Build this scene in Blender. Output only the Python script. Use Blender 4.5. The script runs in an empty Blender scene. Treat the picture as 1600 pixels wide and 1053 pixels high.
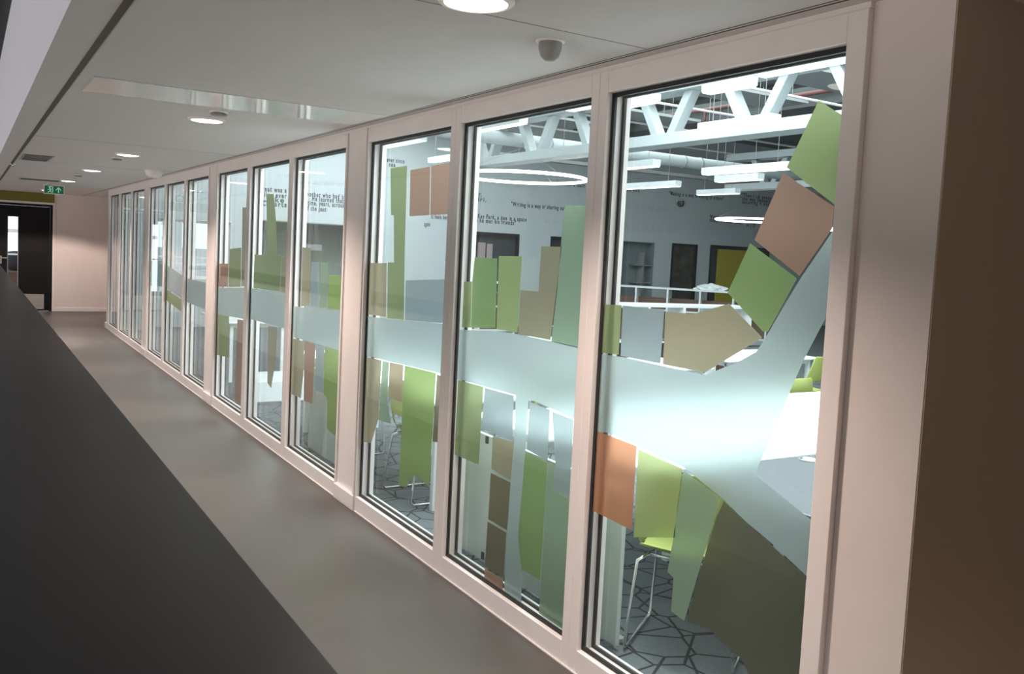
import bpy, bmesh, math, random
from mathutils import Vector, Matrix

# ------------------------------------------------------------------ camera, world, exposure, large lights
scene = bpy.context.scene
COL = scene.collection
cam_data = bpy.data.cameras.new('camera')
cam_data.sensor_width = 36.0
cam_data.lens = 1376.015 * 36.0 / 1600.0
cam_data.shift_y = (493.356 - 526.5) / 1600.0
cam_data.clip_start = 0.02
cam_data.clip_end = 500
cam = bpy.data.objects.new('camera', cam_data)
COL.objects.link(cam)
R_ = Vector((0.85021042, -0.52410741, 0.04953441))
U_ = Vector((-0.00444509, 0.08694228, 0.99620343))
F_ = Vector((0.52642424, 0.84720273, -0.07158953))
M_ = Matrix((R_, U_, -F_)).transposed().to_4x4()
M_.translation = Vector((0, 0, 1.7265))
cam.matrix_world = M_
scene.camera = cam
scene.view_settings.view_transform = 'Standard'
scene.view_settings.look = 'None'
scene.view_settings.gamma = 1
scene.view_settings.use_curve_mapping = False
scene.view_settings.exposure = 0.0
scene.cycles.transparent_max_bounces = 24
scene.cycles.max_bounces = 10
scene.cycles.diffuse_bounces = 4
scene.cycles.glossy_bounces = 4
scene.cycles.transmission_bounces = 10
scene.cycles.use_denoising = True
scene.cycles.sample_clamp_indirect = 6.0

world = bpy.data.worlds.new('overcast_sky')
scene.world = world
world.use_nodes = True
bg = world.node_tree.nodes['Background']
bg.inputs[0].default_value = (0.86, 0.93, 1.0, 1)
bg.inputs[1].default_value = 2.4

WARM = (1.0, 0.80, 0.70)
COOL = (0.93, 0.985, 1.0)
CEIL = 2.48
GLASS_X = 2.15
DOWNLIGHT_Y = [-1.2, 2.386, 5.906, 9.171, 12.0, 15.0, 19.2]

def area(name, loc, sx, sy, power, color, rot=(0, 0, 0), spread=180):
    d = bpy.data.lights.new(name, 'AREA')
    d.shape = 'RECTANGLE'; d.size = sx; d.size_y = sy
    d.energy = power; d.color = color; d.spread = math.radians(spread)
    o = bpy.data.objects.new(name, d); COL.objects.link(o)
    o.location = loc; o.rotation_euler = rot
    return o

# daylight through the atrium roof (left); room lamps are added fill without roof openings
area('atrium_rooflight', (-3.6, 7.0, 6.9), 3.0, 16.0, 60, (0.84, 0.90, 1.0))
area('room_fill', (9.5, 10.5, 4.85), 7.0, 9.0, 800, COOL)  # added fill below the solid roof deck, lights the whole room
area('room_fill_near', (5.2, 5.0, 4.85), 5.0, 6.0, 1100, COOL)  # added fill to brighten the tables
area('room_fill_far', (5.8, 15.2, 4.25), 5.0, 2.6, 330, COOL)  # added fill to brighten the left part of the lettered wall
area('corridor_ceiling_fill', (-8.8, 9.0, -2.2), 2.2, 22.0, 560, (1.0, 0.92, 0.87), (0, math.radians(-90), 0))  # unseen fill from below, added to lift the corridor ceiling; no windows there
for _x, _y in [(1.30, q) for q in DOWNLIGHT_Y] + [(3.4, -2.4)]:  # the last spot has no fitting, added to brighten the taupe wall
    d = bpy.data.lights.new('downlight_or_fill_beam', 'SPOT')
    d.energy = 230 if _y > 19 else 270; d.color = WARM; d.spot_size = math.radians(134 if _y > 19 else 128); d.spot_blend = 0.2 if _y > 19 else 0.9
    d.shadow_soft_size = 0.08
    o = bpy.data.objects.new('downlight_or_fill_beam', d); COL.objects.link(o)
    o.location = (_x, _y, CEIL - 0.03)

OPEN = [(16.021, 17.135), (14.799, 15.913), (13.577, 14.691), (12.066, 13.18), (10.844, 11.958), (9.622, 10.736), (8.111, 9.225), (6.889, 8.003), (5.667, 6.781), (4.156, 5.27), (2.934, 4.048), (1.712, 2.826)]
FILMS = [
(12,'pale_green',[(1.821,2.229),(1.725,2.171),(1.731,1.912),(1.925,2.034)]),
(12,'salmon',[(1.938,2.018),(1.737,1.909),(1.738,1.844),(1.846,1.699),(2.038,1.806)]),
(12,'green',[(2.056,1.795),(1.855,1.69),(1.954,1.515),(1.976,1.513),(2.141,1.628)]),
(12,'frosted',[(1.716,1.667),(1.733,1.839),(1.839,1.693),(1.896,1.604),(1.964,1.492),(1.997,1.444),(2.075,1.4),(2.221,1.336),(2.405,1.337),(2.669,1.341),(2.822,1.334),(2.822,1.019),(2.725,1.029),(2.302,0.994),(2.101,0.931),(1.984,0.881),(1.888,0.85),(1.724,0.784),(1.723,0.959),(1.968,1.047),(1.944,1.105),(1.894,1.228),(1.845,1.35),(1.801,1.453),(1.744,1.564),(1.716,1.619)]),
(12,'tan',[(2.443,1.539),(2.298,1.542),(2.131,1.591),(1.977,1.493),(2.222,1.345),(2.441,1.344)]),
(12,'grey',[(2.694,1.542),(2.452,1.542),(2.456,1.345),(2.689,1.344)]),
(12,'olive',[(2.822,1.537),(2.702,1.542),(2.702,1.347),(2.822,1.341)]),
(12,'orange',[(2.822,0.948),(2.822,1.022),(2.561,1.012),(2.56,0.685),(2.815,0.691)]),
(12,'pale_green',[(2.549,1.002),(2.305,0.986),(2.319,0.847),(2.321,0.728),(2.546,0.661)]),
(12,'mint',[(2.298,0.982),(2.113,0.927),(2.245,0.448),(2.315,0.457),(2.313,0.582),(2.347,0.593),(2.328,0.721),(2.312,0.848)]),
(12,'umber',[(2.094,0.924),(1.741,0.786),(1.726,0.408),(1.874,0.339),(1.933,0.391),(1.968,0.428),(2.075,0.448),(2.11,0.467),(2.233,0.453),(2.153,0.757),(2.123,0.858)]),
(11,'green',[(3.893,1.693),(3.671,1.694),(3.657,1.359),(3.899,1.335),(3.907,1.569)]),
(11,'olive',[(3.995,1.564),(3.911,1.569),(3.902,1.335),(3.994,1.329)]),
(11,'pale_green',[(3.656,1.707),(3.449,1.711),(3.455,1.355),(3.645,1.354)]),
(11,'tan',[(3.29,1.761),(3.133,1.761),(3.181,1.352),(3.447,1.35),(3.448,1.555),(3.294,1.558)]),
(11,'mint',[(3.123,1.939),(2.938,1.935),(2.938,1.341),(3.172,1.346),(3.148,1.585),(3.133,1.887)]),
(11,'frosted',[(4.02,1.313),(3.705,1.338),(3.531,1.349),(3.283,1.347),(3.082,1.347),(2.938,1.344),(2.938,1.038),(3.148,1.054),(3.331,1.066),(3.336,0.83),(3.357,0.413),(3.316,0.272),(3.306,0.104),(3.458,0.104),(3.449,0.659),(3.434,0.87),(3.441,1.065),(4.017,1.055)]),
(11,'olive',[(4.009,1.049),(3.747,1.056),(3.755,0.661),(4.014,0.655)]),
(11,'grey',[(3.728,1.053),(3.458,1.059),(3.455,0.847),(3.747,0.844)]),
(11,'tan',[(3.632,0.83),(3.437,0.842),(3.449,0.659),(3.629,0.668)]),
(11,'brown',[(3.633,0.649),(3.448,0.647),(3.46,0.415),(3.636,0.417)]),
(11,'brown',[(3.641,0.404),(3.465,0.402),(3.468,0.183),(3.647,0.175)]),
(11,'salmon',[(3.648,0.104),(3.646,0.166),(3.473,0.171),(3.471,0.104)]),
(11,'green',[(3.335,0.819),(3.155,0.81),(3.161,0.276),(3.316,0.274),(3.359,0.412)]),
(11,'grey',[(3.319,1.053),(3.157,1.046),(3.153,0.819),(3.325,0.833)]),
(11,'grey',[(3.137,1.042),(2.977,1.035),(2.979,0.701),(3.086,0.71),(3.091,0.822)]),
(11,'mint',[(3.142,0.81),(3.1,0.811),(3.095,0.699),(2.978,0.693),(2.958,0.126),(3.157,0.126),(3.151,0.275)]),
(10,'olive',[(4.986,2.198),(4.752,2.202),(4.742,1.914),(4.733,1.637),(4.709,1.3),(4.949,1.29),(4.973,1.629),(4.882,1.632),(4.91,1.915),(4.953,1.916)]),
(10,'tan',[(5.266,1.614),(4.992,1.624),(4.969,1.296),(5.266,1.286)]),
(10,'salmon',[(4.702,2.172),(4.448,2.179),(4.43,1.911),(4.688,1.906)]),
(10,'salmon',[(4.432,2.18),(4.19,2.188),(4.185,1.913),(4.418,1.911)]),
(10,'grey',[(4.705,1.533),(4.174,1.568),(4.181,1.331),(4.691,1.302)]),
(10,'frosted',[(5.266,1.273),(5.117,1.279),(4.16,1.327),(4.16,1.106),(4.162,1.057),(5.113,1.025),(5.266,1.019)]),
(10,'tan',[(5.266,1.011),(5.012,1.022),(5.025,0.651),(5.121,0.481),(5.266,0.458)]),
(10,'mint',[(4.992,1.021),(4.9,1.025),(4.901,0.793),(4.831,0.66),(5.025,0.647),(5.007,0.775)]),
(10,'orange_light',[(4.885,1.027),(4.692,1.037),(4.684,0.815),(4.887,0.815)]),
(10,'leaf',[(4.668,1.037),(4.268,1.049),(4.288,0.41),(4.46,0.437),(4.529,0.401),(4.575,0.336),(4.686,0.316),(4.675,0.915)]),
(10,'brown',[(4.252,1.044),(4.16,1.042),(4.16,0.764),(4.164,0.684),(4.271,0.669)]),
(9,'tan',[(6.591,1.688),(6.394,1.683),(6.38,1.258),(6.586,1.232)]),
(9,'grey',[(6.369,1.584),(6.201,1.585),(6.189,1.263),(6.358,1.255)]),
(9,'mint',[(6.18,1.586),(6.026,1.587),(6.008,1.273),(6.168,1.26)]),
(9,'leaf',[(5.991,1.502),(5.671,1.517),(5.671,1.497),(5.693,1.276),(5.994,1.265)]),
(9,'frosted',[(6.777,1.221),(6.019,1.251),(5.671,1.282),(5.671,1.178),(5.714,0.997),(6.21,0.988),(6.777,0.98)]),
(9,'tan',[(6.777,0.967),(6.484,0.977),(6.474,0.723),(6.516,0.534),(6.777,0.527)]),
(9,'salmon',[(6.47,0.978),(6.224,0.982),(6.25,0.535),(6.445,0.526)]),
(9,'grey',[(6.209,0.979),(6.032,0.986),(6.026,0.655),(6.195,0.645)]),
(9,'leaf',[(6.019,0.987),(5.714,0.997),(5.728,0.393),(5.929,0.416),(5.934,0.636),(6.02,0.645)]),
(8,'olive',[(7.588,2.117),(7.383,2.116),(7.302,1.918),(7.235,1.612),(7.112,1.605),(7.134,1.316),(7.913,1.295),(7.903,1.593),(7.528,1.603)]),
(8,'tan',[(7.094,1.605),(6.893,1.607),(6.893,1.42),(6.912,1.309),(7.116,1.312)]),
(8,'frosted',[(7.999,1.247),(7.997,1.29),(7.535,1.301),(7.155,1.277),(6.893,1.316),(6.893,1.11),(6.917,1.026),(7.999,1.01)]),
(8,'tan',[(7.428,1.002),(7.174,1.016),(7.183,0.754),(7.255,0.572),(7.288,0.491),(7.401,0.517)]),
(7,'tan',[(8.357,2.021),(8.115,2.017),(8.115,1.301),(8.326,1.288)]),
(7,'olive',[(8.787,1.624),(8.363,1.646),(8.348,1.281),(8.798,1.254)]),
(7,'salmon',[(9.221,1.465),(8.822,1.479),(8.823,1.253),(9.221,1.229)]),
(7,'frosted',[(9.221,1.221),(8.115,1.283),(8.115,0.996),(9.221,0.948)]),
(7,'olive',[(9.221,0.945),(8.743,0.969),(8.726,0.568),(9.221,0.528)]),
(7,'salmon',[(8.43,0.966),(8.137,0.981),(8.115,0.696),(8.115,0.167),(8.442,0.186),(8.438,0.592)]),
(4,'frosted',[(13.176,1.362),(12.07,1.386),(12.07,1.062),(13.176,1.011)]),
(5,'frosted',[(11.954,1.343),(11.689,1.325),(10.848,1.242),(10.848,0.973),(11.954,1.053)]),
(5,'leaf',[(11.954,1.038),(10.848,0.965),(10.848,0.892),(10.896,0.818),(11.954,0.896)]),
(6,'frosted',[(10.732,1.241),(9.626,1.238),(9.626,0.947),(10.732,0.965)]),
]
TEXTS = [
('great was a', 4.89, 5.427, 2.731),
('miles ever', 4.893, 5.431, 2.623),
('L like', 4.895, 5.382, 2.533),
('C parts', 4.948, 5.436, 2.449),
('mother who had b', 5.822, 6.626, 2.697),
('He learned that', 5.958, 6.63, 2.611),
('time, years, across', 5.867, 6.633, 2.523),
('of the past', 5.818, 6.264, 2.412),
('ever since', 7.563, 7.964, 3.553),
('sea', 7.612, 7.759, 3.458),
('it feels best', 8.659, 9.103, 2.422),
('again', 8.496, 8.637, 2.248),
('air,', 9.757, 9.907, 2.994),
('dri.', 9.779, 10.03, 2.883),
('"Writing is a way of sharing our', 10.699, 12.237, 2.84),
('a Key Park, a den in a space', 9.734, 11.141, 2.505),
('re he met his friends"', 9.738, 10.847, 2.408),
('It is been a teach', 11.938, 12.769, 3.431),
('dare old', 13.912, 14.387, 3.538),
('& bold work', 13.919, 14.498, 3.448),
('"Making is a way of seeing to others"', 15.486, 17.434, 3.457),
('"Then I am amazed', 18.128, 19.342, 3.611),
('the way beneath', 18.136, 19.248, 3.519),
('becoming it was"', 18.145, 19.257, 3.431),
('Words that set communicate into the', 16.961, 19.096, 2.954),
('them to build ideas.', 16.967, 18.198, 2.857),
('H | D', 18.378, 18.705, 2.8),
]
FAINT = [(5.225, 5.445, 2.992), (5.604, 6.589, 2.908), (10.18, 11.401, 3.236), (9.811, 10.369, 3.503), (11.686, 12.262, 2.472), (11.944, 12.815, 3.333), (14.032, 15.85, 3.04), (14.037, 15.7, 2.978), (14.071, 15.894, 2.527), (14.077, 15.744, 2.449), (18.721, 19.235, 2.638), ]
CLIPS = [(1.186, 0.696), (1.174, 0.049), (0.42, 0.121)]

# ------------------------------------------------------------------ helpers
def link(o, parent=None):
    COL.objects.link(o)
    if parent is not None: o.parent = parent
    return o

def tag(o, label=None, cat=None, group=None, kind=None):
    if label: o['label'] = label
    if cat: o['category'] = cat
    if group: o['group'] = group
    if kind: o['kind'] = kind
    return o

def empty(name, loc=(0, 0, 0), rz=0.0):
    o = bpy.data.objects.new(name, None); COL.objects.link(o)
    o.location = loc; o.rotation_euler = (0, 0, rz); o.empty_display_size = 0.1
    return o

class MB:
    def __init__(s): s.bm = bmesh.new()
    def box(s, x0, x1, y0, y1, z0, z1, mi=0):
        v = [s.bm.verts.new((x, y, z)) for x in (x0, x1) for y in (y0, y1) for z in (z0, z1)]
        for f in ((0, 1, 3, 2), (4, 6, 7, 5), (0, 4, 5, 1), (2, 3, 7, 6), (0, 2, 6, 4), (1, 5, 7, 3)):
            s.bm.faces.new([v[i] for i in f]).material_index = mi
        return s
    def prism(s, pts, a, b):
        """pts: 3D polygon; extruded by vector from a to b offsets"""
        a = Vector(a); b = Vector(b)
        lo = [s.bm.verts.new(Vector(p) + a) for p in pts]; hi = [s.bm.verts.new(Vector(p) + b) for p in pts]
        s.bm.faces.new(lo); s.bm.faces.new(hi[::-1])
        n = len(pts)
        for i in range(n):
            s.bm.faces.new((lo[i], hi[i], hi[(i + 1) % n], lo[(i + 1) % n]))
        return s
    def tube(s, pts, r, seg=10, closed=False):
        pts = [Vector(p) for p in pts]; n = len(pts); rings = []
        prev = None
        for i, p in enumerate(pts):
            if closed: t = (pts[(i + 1) % n] - pts[i - 1])
            elif i == 0: t = pts[1] - p
            elif i == n - 1: t = p - pts[i - 1]
            else: t = (pts[i + 1] - p).normalized() + (p - pts[i - 1]).normalized()
            t.normalize()
            if prev is None:
                a = Vector((0, 0, 1)) if abs(t.z) < 0.9 else Vector((1, 0, 0))
                nrm = t.cross(a).normalized()
            else:
                nrm = (prev - t * prev.dot(t)).normalized()
            prev = nrm; b = t.cross(nrm)
            rings.append([s.bm.verts.new(p + (nrm * math.cos(2 * math.pi * k / seg) + b * math.sin(2 * math.pi * k / seg)) * r) for k in range(seg)])
        m = n if closed else n - 1
        for i in range(m):
            A = rings[i]; B = rings[(i + 1) % n]
            for k in range(seg):
                s.bm.faces.new((A[k], A[(k + 1) % seg], B[(k + 1) % seg], B[k])).smooth = True
        if not closed:
            s.bm.faces.new(rings[0][::-1]); s.bm.faces.new(rings[-1])
        return s
    def lathe(s, prof, c=(0, 0, 0), seg=32):
        """prof: list of (r, z)"""
        rings = []
        for r, z in prof:
            if r < 1e-6: rings.append([s.bm.verts.new((c[0], c[1], c[2] + z))])
            else: rings.append([s.bm.verts.new((c[0] + r * math.cos(2 * math.pi * k / seg), c[1] + r * math.sin(2 * math.pi * k / seg), c[2] + z)) for k in range(seg)])
        for A, B in zip(rings, rings[1:]):
            for k in range(seg):
                a = [A[k % len(A)], A[(k + 1) % len(A)], B[(k + 1) % len(B)], B[k % len(B)]]
                u = []
                for q in a:
                    if q not in u: u.append(q)
                if len(u) > 2: s.bm.faces.new(u).smooth = True
        return s
    def ring(s, x0, x1, y0, y1, z0, z1, w, plane='x'):
        """rectangular frame lying in the YZ plane between x0 and x1, member width w inside the outline"""
        s.box(x0, x1, y0, y0 + w, z0, z1); s.box(x0, x1, y1 - w, y1, z0, z1)
        s.box(x0, x1, y0 + w, y1 - w, z0, z0 + w); s.box(x0, x1, y0 + w, y1 - w, z1 - w, z1)
        return s
    def build(s, name, mat, parent=None, bevel=0.0, seg=2):
        bmesh.ops.recalc_face_normals(s.bm, faces=s.bm.faces)
        me = bpy.data.meshes.new(name); s.bm.to_mesh(me); s.bm.free()
        for m in (mat if isinstance(mat, (list, tuple)) else [mat]): me.materials.append(m)
        o = bpy.data.objects.new(name, me); link(o, parent)
        if bevel > 0:
            b = o.modifiers.new('bevel', 'BEVEL'); b.width = bevel; b.segments = seg; b.limit_method = 'ANGLE'; b.angle_limit = math.radians(40)
        return o

def copy_tree(o, parent=None):
    c = o.copy(); COL.objects.link(c)
    if parent is not None: c.parent = parent
    for ch in list(o.children): copy_tree(ch, c)
    return c

# ------------------------------------------------------------------ materials
def mat(name, col, rough=0.5, metal=0.0, spec=0.5, noise=0.0, nscale=8.0, bump=0.0, bscale=200.0, emis=None, estr=0.0, coat=0.0):
    m = bpy.data.materials.new(name); m.use_nodes = True
    nt = m.node_tree; b = nt.nodes['Principled BSDF']
    b.inputs['Base Color'].default_value = (*col, 1); b.inputs['Roughness'].default_value = rough
    b.inputs['Metallic'].default_value = metal; b.inputs['Specular IOR Level'].default_value = spec
    b.inputs['Coat Weight'].default_value = coat
    if emis:
        b.inputs['Emission Color'].default_value = (*emis, 1); b.inputs['Emission Strength'].default_value = estr
    tc = nt.nodes.new('ShaderNodeTexCoord')
    n = nt.nodes.new('ShaderNodeTexNoise'); n.inputs['Scale'].default_value = nscale; n.inputs['Detail'].default_value = 4
    nt.links.new(tc.outputs['Object'], n.inputs['Vector'])
    r = nt.nodes.new('ShaderNodeValToRGB')
    k = noise if noise > 0 else 0.015
    r.color_ramp.elements[0].position = 0.3; r.color_ramp.elements[1].position = 0.7
    r.color_ramp.elements[0].color = (*[c * (1 - k) for c in col], 1); r.color_ramp.elements[1].color = (*[min(1, c * (1 + k)) for c in col], 1)
    nt.links.new(n.outputs['Fac'], r.inputs['Fac']); nt.links.new(r.outputs['Color'], b.inputs['Base Color'])
    if bump > 0:
        n2 = nt.nodes.new('ShaderNodeTexNoise'); n2.inputs['Scale'].default_value = bscale; n2.inputs['Detail'].default_value = 2
        nt.links.new(tc.outputs['Object'], n2.inputs['Vector'])
        bp = nt.nodes.new('ShaderNodeBump'); bp.inputs['Strength'].default_value = bump; bp.inputs['Distance'].default_value = 0.002
        nt.links.new(n2.outputs['Fac'], bp.inputs['Height']); nt.links.new(bp.outputs['Normal'], b.inputs['Normal'])
    return m

def emit(name, col, s):
    m = bpy.data.materials.new(name); m.use_nodes = True; nt = m.node_tree
    nt.nodes.remove(nt.nodes['Principled BSDF'])
    e = nt.nodes.new('ShaderNodeEmission'); e.inputs[0].default_value = (*col, 1); e.inputs[1].default_value = s
    nt.links.new(e.outputs[0], nt.nodes['Material Output'].inputs[0]); return m

def glass_mat(name, tint, boost=1.0):
    m = bpy.data.materials.new(name); m.use_nodes = True; nt = m.node_tree
    nt.nodes.remove(nt.nodes['Principled BSDF'])
    t = nt.nodes.new('ShaderNodeBsdfTransparent'); t.inputs[0].default_value = (*tint, 1)
    g = nt.nodes.new('ShaderNodeBsdfGlossy'); g.inputs['Roughness'].default_value = 0.0
    g.inputs[0].default_value = (boost, boost, boost, 1)
    f = nt.nodes.new('ShaderNodeFresnel'); f.inputs[0].default_value = 1.45
    geo = nt.nodes.new('ShaderNodeNewGeometry')
    inv = nt.nodes.new('ShaderNodeMath'); inv.operation = 'SUBTRACT'; inv.inputs[0].default_value = 1.0
    nt.links.new(geo.outputs['Backfacing'], inv.inputs[1])
    mul = nt.nodes.new('ShaderNodeMath'); mul.operation = 'MULTIPLY'
    nt.links.new(f.outputs[0], mul.inputs[0]); nt.links.new(inv.outputs[0], mul.inputs[1])
    mx = nt.nodes.new('ShaderNodeMixShader')
    nt.links.new(mul.outputs[0], mx.inputs[0]); nt.links.new(t.outputs[0], mx.inputs[1]); nt.links.new(g.outputs[0], mx.inputs[2])
    nt.links.new(mx.outputs[0], nt.nodes['Material Output'].inputs[0]); return m

def film_mat(name, col, diff, trans=0.10, clear=0.0, rough=0.42):
    """matt vinyl window film: scatters the light of the room through itself, a little surface colour of its own"""
    col = tuple(math.sqrt(c) for c in col)      # the light crosses both faces of the film
    m = bpy.data.materials.new(name); m.use_nodes = True; nt = m.node_tree
    nt.nodes.remove(nt.nodes['Principled BSDF'])
    N = nt.nodes.new; Lk = nt.links.new
    rf = N('ShaderNodeBsdfRefraction'); rf.inputs['Color'].default_value = (*col, 1); rf.inputs['Roughness'].default_value = rough; rf.inputs['IOR'].default_value = 1.15
    tr = N('ShaderNodeBsdfTranslucent'); tr.inputs['Color'].default_value = (*[min(1, c) for c in col], 1)
    df = N('ShaderNodeBsdfDiffuse'); df.inputs['Color'].default_value = (*diff, 1)
    cl = N('ShaderNodeBsdfTransparent'); cl.inputs['Color'].default_value = (*col, 1)
    tc = N('ShaderNodeTexCoord'); no = N('ShaderNodeTexNoise'); no.inputs['Scale'].default_value = 900
    Lk(tc.outputs['Object'], no.inputs['Vector'])
    mr = N('ShaderNodeMapRange'); mr.inputs['To Min'].default_value = 0.20; mr.inputs['To Max'].default_value = 0.26
    Lk(no.outputs['Fac'], mr.inputs['Value'])
    m1 = N('ShaderNodeMixShader'); m1.inputs[0].default_value = trans
    Lk(rf.outputs[0], m1.inputs[1]); Lk(tr.outputs[0], m1.inputs[2])
    m2 = N('ShaderNodeMixShader'); Lk(mr.outputs[0], m2.inputs[0])
    Lk(m1.outputs[0], m2.inputs[1]); Lk(df.outputs[0], m2.inputs[2])
    m3 = N('ShaderNodeMixShader'); m3.inputs[0].default_value = clear
    Lk(m2.outputs[0], m3.inputs[1]); Lk(cl.outputs[0], m3.inputs[2])
    Lk(m3.outputs[0], nt.nodes['Material Output'].inputs[0]); return m

WHITE = mat('white_painted_metal', (0.89, 0.83, 0.81), 0.35, noise=0.02)
WALLP = mat('white_wall_paint', (0.80, 0.73, 0.70), 0.75, bump=0.15, bscale=300)
CEILM = mat('ceiling_board', (0.64, 0.61, 0.60), 0.85, bump=0.08, bscale=400)
CEILG = mat('ceiling_gloss_panel', (0.72, 0.71, 0.69), 0.15, coat=0.3)
GROOVE = mat('dark_shadow_gap', (0.12, 0.105, 0.075), 0.8)
VINYL = mat('grey_vinyl_floor', (0.088, 0.080, 0.075), 0.42, noise=0.06, nscale=1.6, bump=0.05, bscale=500)
LEDGE = mat('charcoal_laminate', (0.005, 0.005, 0.0052), 0.38, spec=0.22, noise=0.08, nscale=3, bump=0.1, bscale=700)
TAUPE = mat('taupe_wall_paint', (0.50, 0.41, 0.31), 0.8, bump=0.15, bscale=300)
OLIVE = mat('olive_green_paint', (0.20, 0.19, 0.035), 0.7)
BLACKD = mat('black_door_laminate', (0.007, 0.007, 0.008), 0.5, spec=0.25)
STEEL = mat('brushed_steel', (0.75, 0.70, 0.64), 0.32, metal=1.0, noise=0.06, nscale=40)
CHROME = mat('chrome', (0.8, 0.8, 0.8), 0.12, metal=1.0)
RUBBER = mat('black_gasket', (0.008, 0.012, 0.013), 0.5)
GREYP = mat('grey_plastic', (0.32, 0.31, 0.30), 0.45)
DARK = mat('dark_void', (0.03, 0.033, 0.036), 0.9)
ROOMW = mat('room_white_wall', (0.55, 0.59, 0.61), 0.8, bump=0.1, bscale=250)
TRUSSM = mat('white_truss_paint', (0.42, 0.46, 0.475), 0.4)
LUMH = mat('luminaire_housing', (0.62, 0.66, 0.68), 0.4)
DESKW = mat('white_laminate', (0.86, 0.88, 0.90), 0.28)
DESKG = mat('grey_laminate', (0.075, 0.087, 0.10), 0.4)
INK = mat('black_vinyl_lettering', (0.03, 0.03, 0.04), 0.6)
INKF = mat('pale_grey_lettering', (0.40, 0.43, 0.47), 0.6)
ROOFD = mat('dark_roof_deck', (0.10, 0.12, 0.13), 0.8, noise=0.3, nscale=2.0)
REDP = mat('red_oxide_pipe', (0.12, 0.03, 0.028), 0.5)
GREYR = mat('grey_ceiling_raft', (0.36, 0.38, 0.39), 0.8)
CHAIRG = mat('yellow_green_plastic', (0.31, 0.35, 0.085), 0.4)
YELLOW = mat('yellow_door_panel', (0.50, 0.42, 0.03), 0.5)
DARKG = mat('smoked_pane', (0.06, 0.07, 0.075), 0.25)
ALC = mat('sage_alcove_paint', (0.24, 0.27, 0.235), 0.8)
DOWNM = emit('downlight_diffuser', (1.0, 0.93, 0.82), 9.0)
LUMM = emit('linear_luminaire_diffuser', (0.93, 1.0, 1.0), 3.2)
RINGM = emit('ring_lamp_diffuser', (1.0, 0.97, 0.94), 9.0)
GLASS = glass_mat('clear_glazing', (0.965, 0.99, 0.985))
BROWNW = mat('brown_wood', (0.13, 0.07, 0.05), 0.5)

def carpet():
    m = bpy.data.materials.new('patterned_carpet'); m.use_nodes = True; nt = m.node_tree; N = nt.nodes.new; Lk = nt.links.new
    b = nt.nodes['Principled BSDF']; b.inputs['Roughness'].default_value = 0.95
    tc = N('ShaderNodeTexCoord'); 
    vs = []
    for sc, th, rot in ((4.4, 0.03, 0.3), (2.9, 0.02, 0.9)):
        mp = N('ShaderNodeMapping'); mp.inputs['Rotation'].default_value = (0, 0, rot); mp.inputs['Scale'].default_value = (1, 1, 0)
        Lk(tc.outputs['Object'], mp.inputs['Vector'])
        v = N('ShaderNodeTexVoronoi'); v.feature = 'DISTANCE_TO_EDGE'; v.voronoi_dimensions = '2D'; v.inputs['Scale'].default_value = sc; v.inputs['Randomness'].default_value = 0.8
        Lk(mp.outputs[0], v.inputs['Vector'])
        l = N('ShaderNodeMath'); l.operation = 'LESS_THAN'; l.inputs[1].default_value = th
        Lk(v.outputs['Distance'], l.inputs[0]); vs.append(l)
    mx = N('ShaderNodeMath'); mx.operation = 'MAXIMUM'; Lk(vs[0].outputs[0], mx.inputs[0]); Lk(vs[1].outputs[0], mx.inputs[1])
    n = N('ShaderNodeTexNoise'); n.inputs['Scale'].default_value = 60; Lk(tc.outputs['Object'], n.inputs['Vector'])
    r = N('ShaderNodeValToRGB'); r.color_ramp.elements[0].color = (0.10, 0.115, 0.125, 1); r.color_ramp.elements[1].color = (0.17, 0.19, 0.205, 1)
    Lk(n.outputs['Fac'], r.inputs['Fac'])
    c = N('ShaderNodeMix'); c.data_type = 'RGBA'; c.inputs[7].default_value = (0.018, 0.02, 0.025, 1)
    Lk(mx.outputs[0], c.inputs[0]); Lk(r.outputs['Color'], c.inputs[6]); Lk(c.outputs[2], b.inputs['Base Color'])
    return m
CARPET = carpet()

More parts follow.
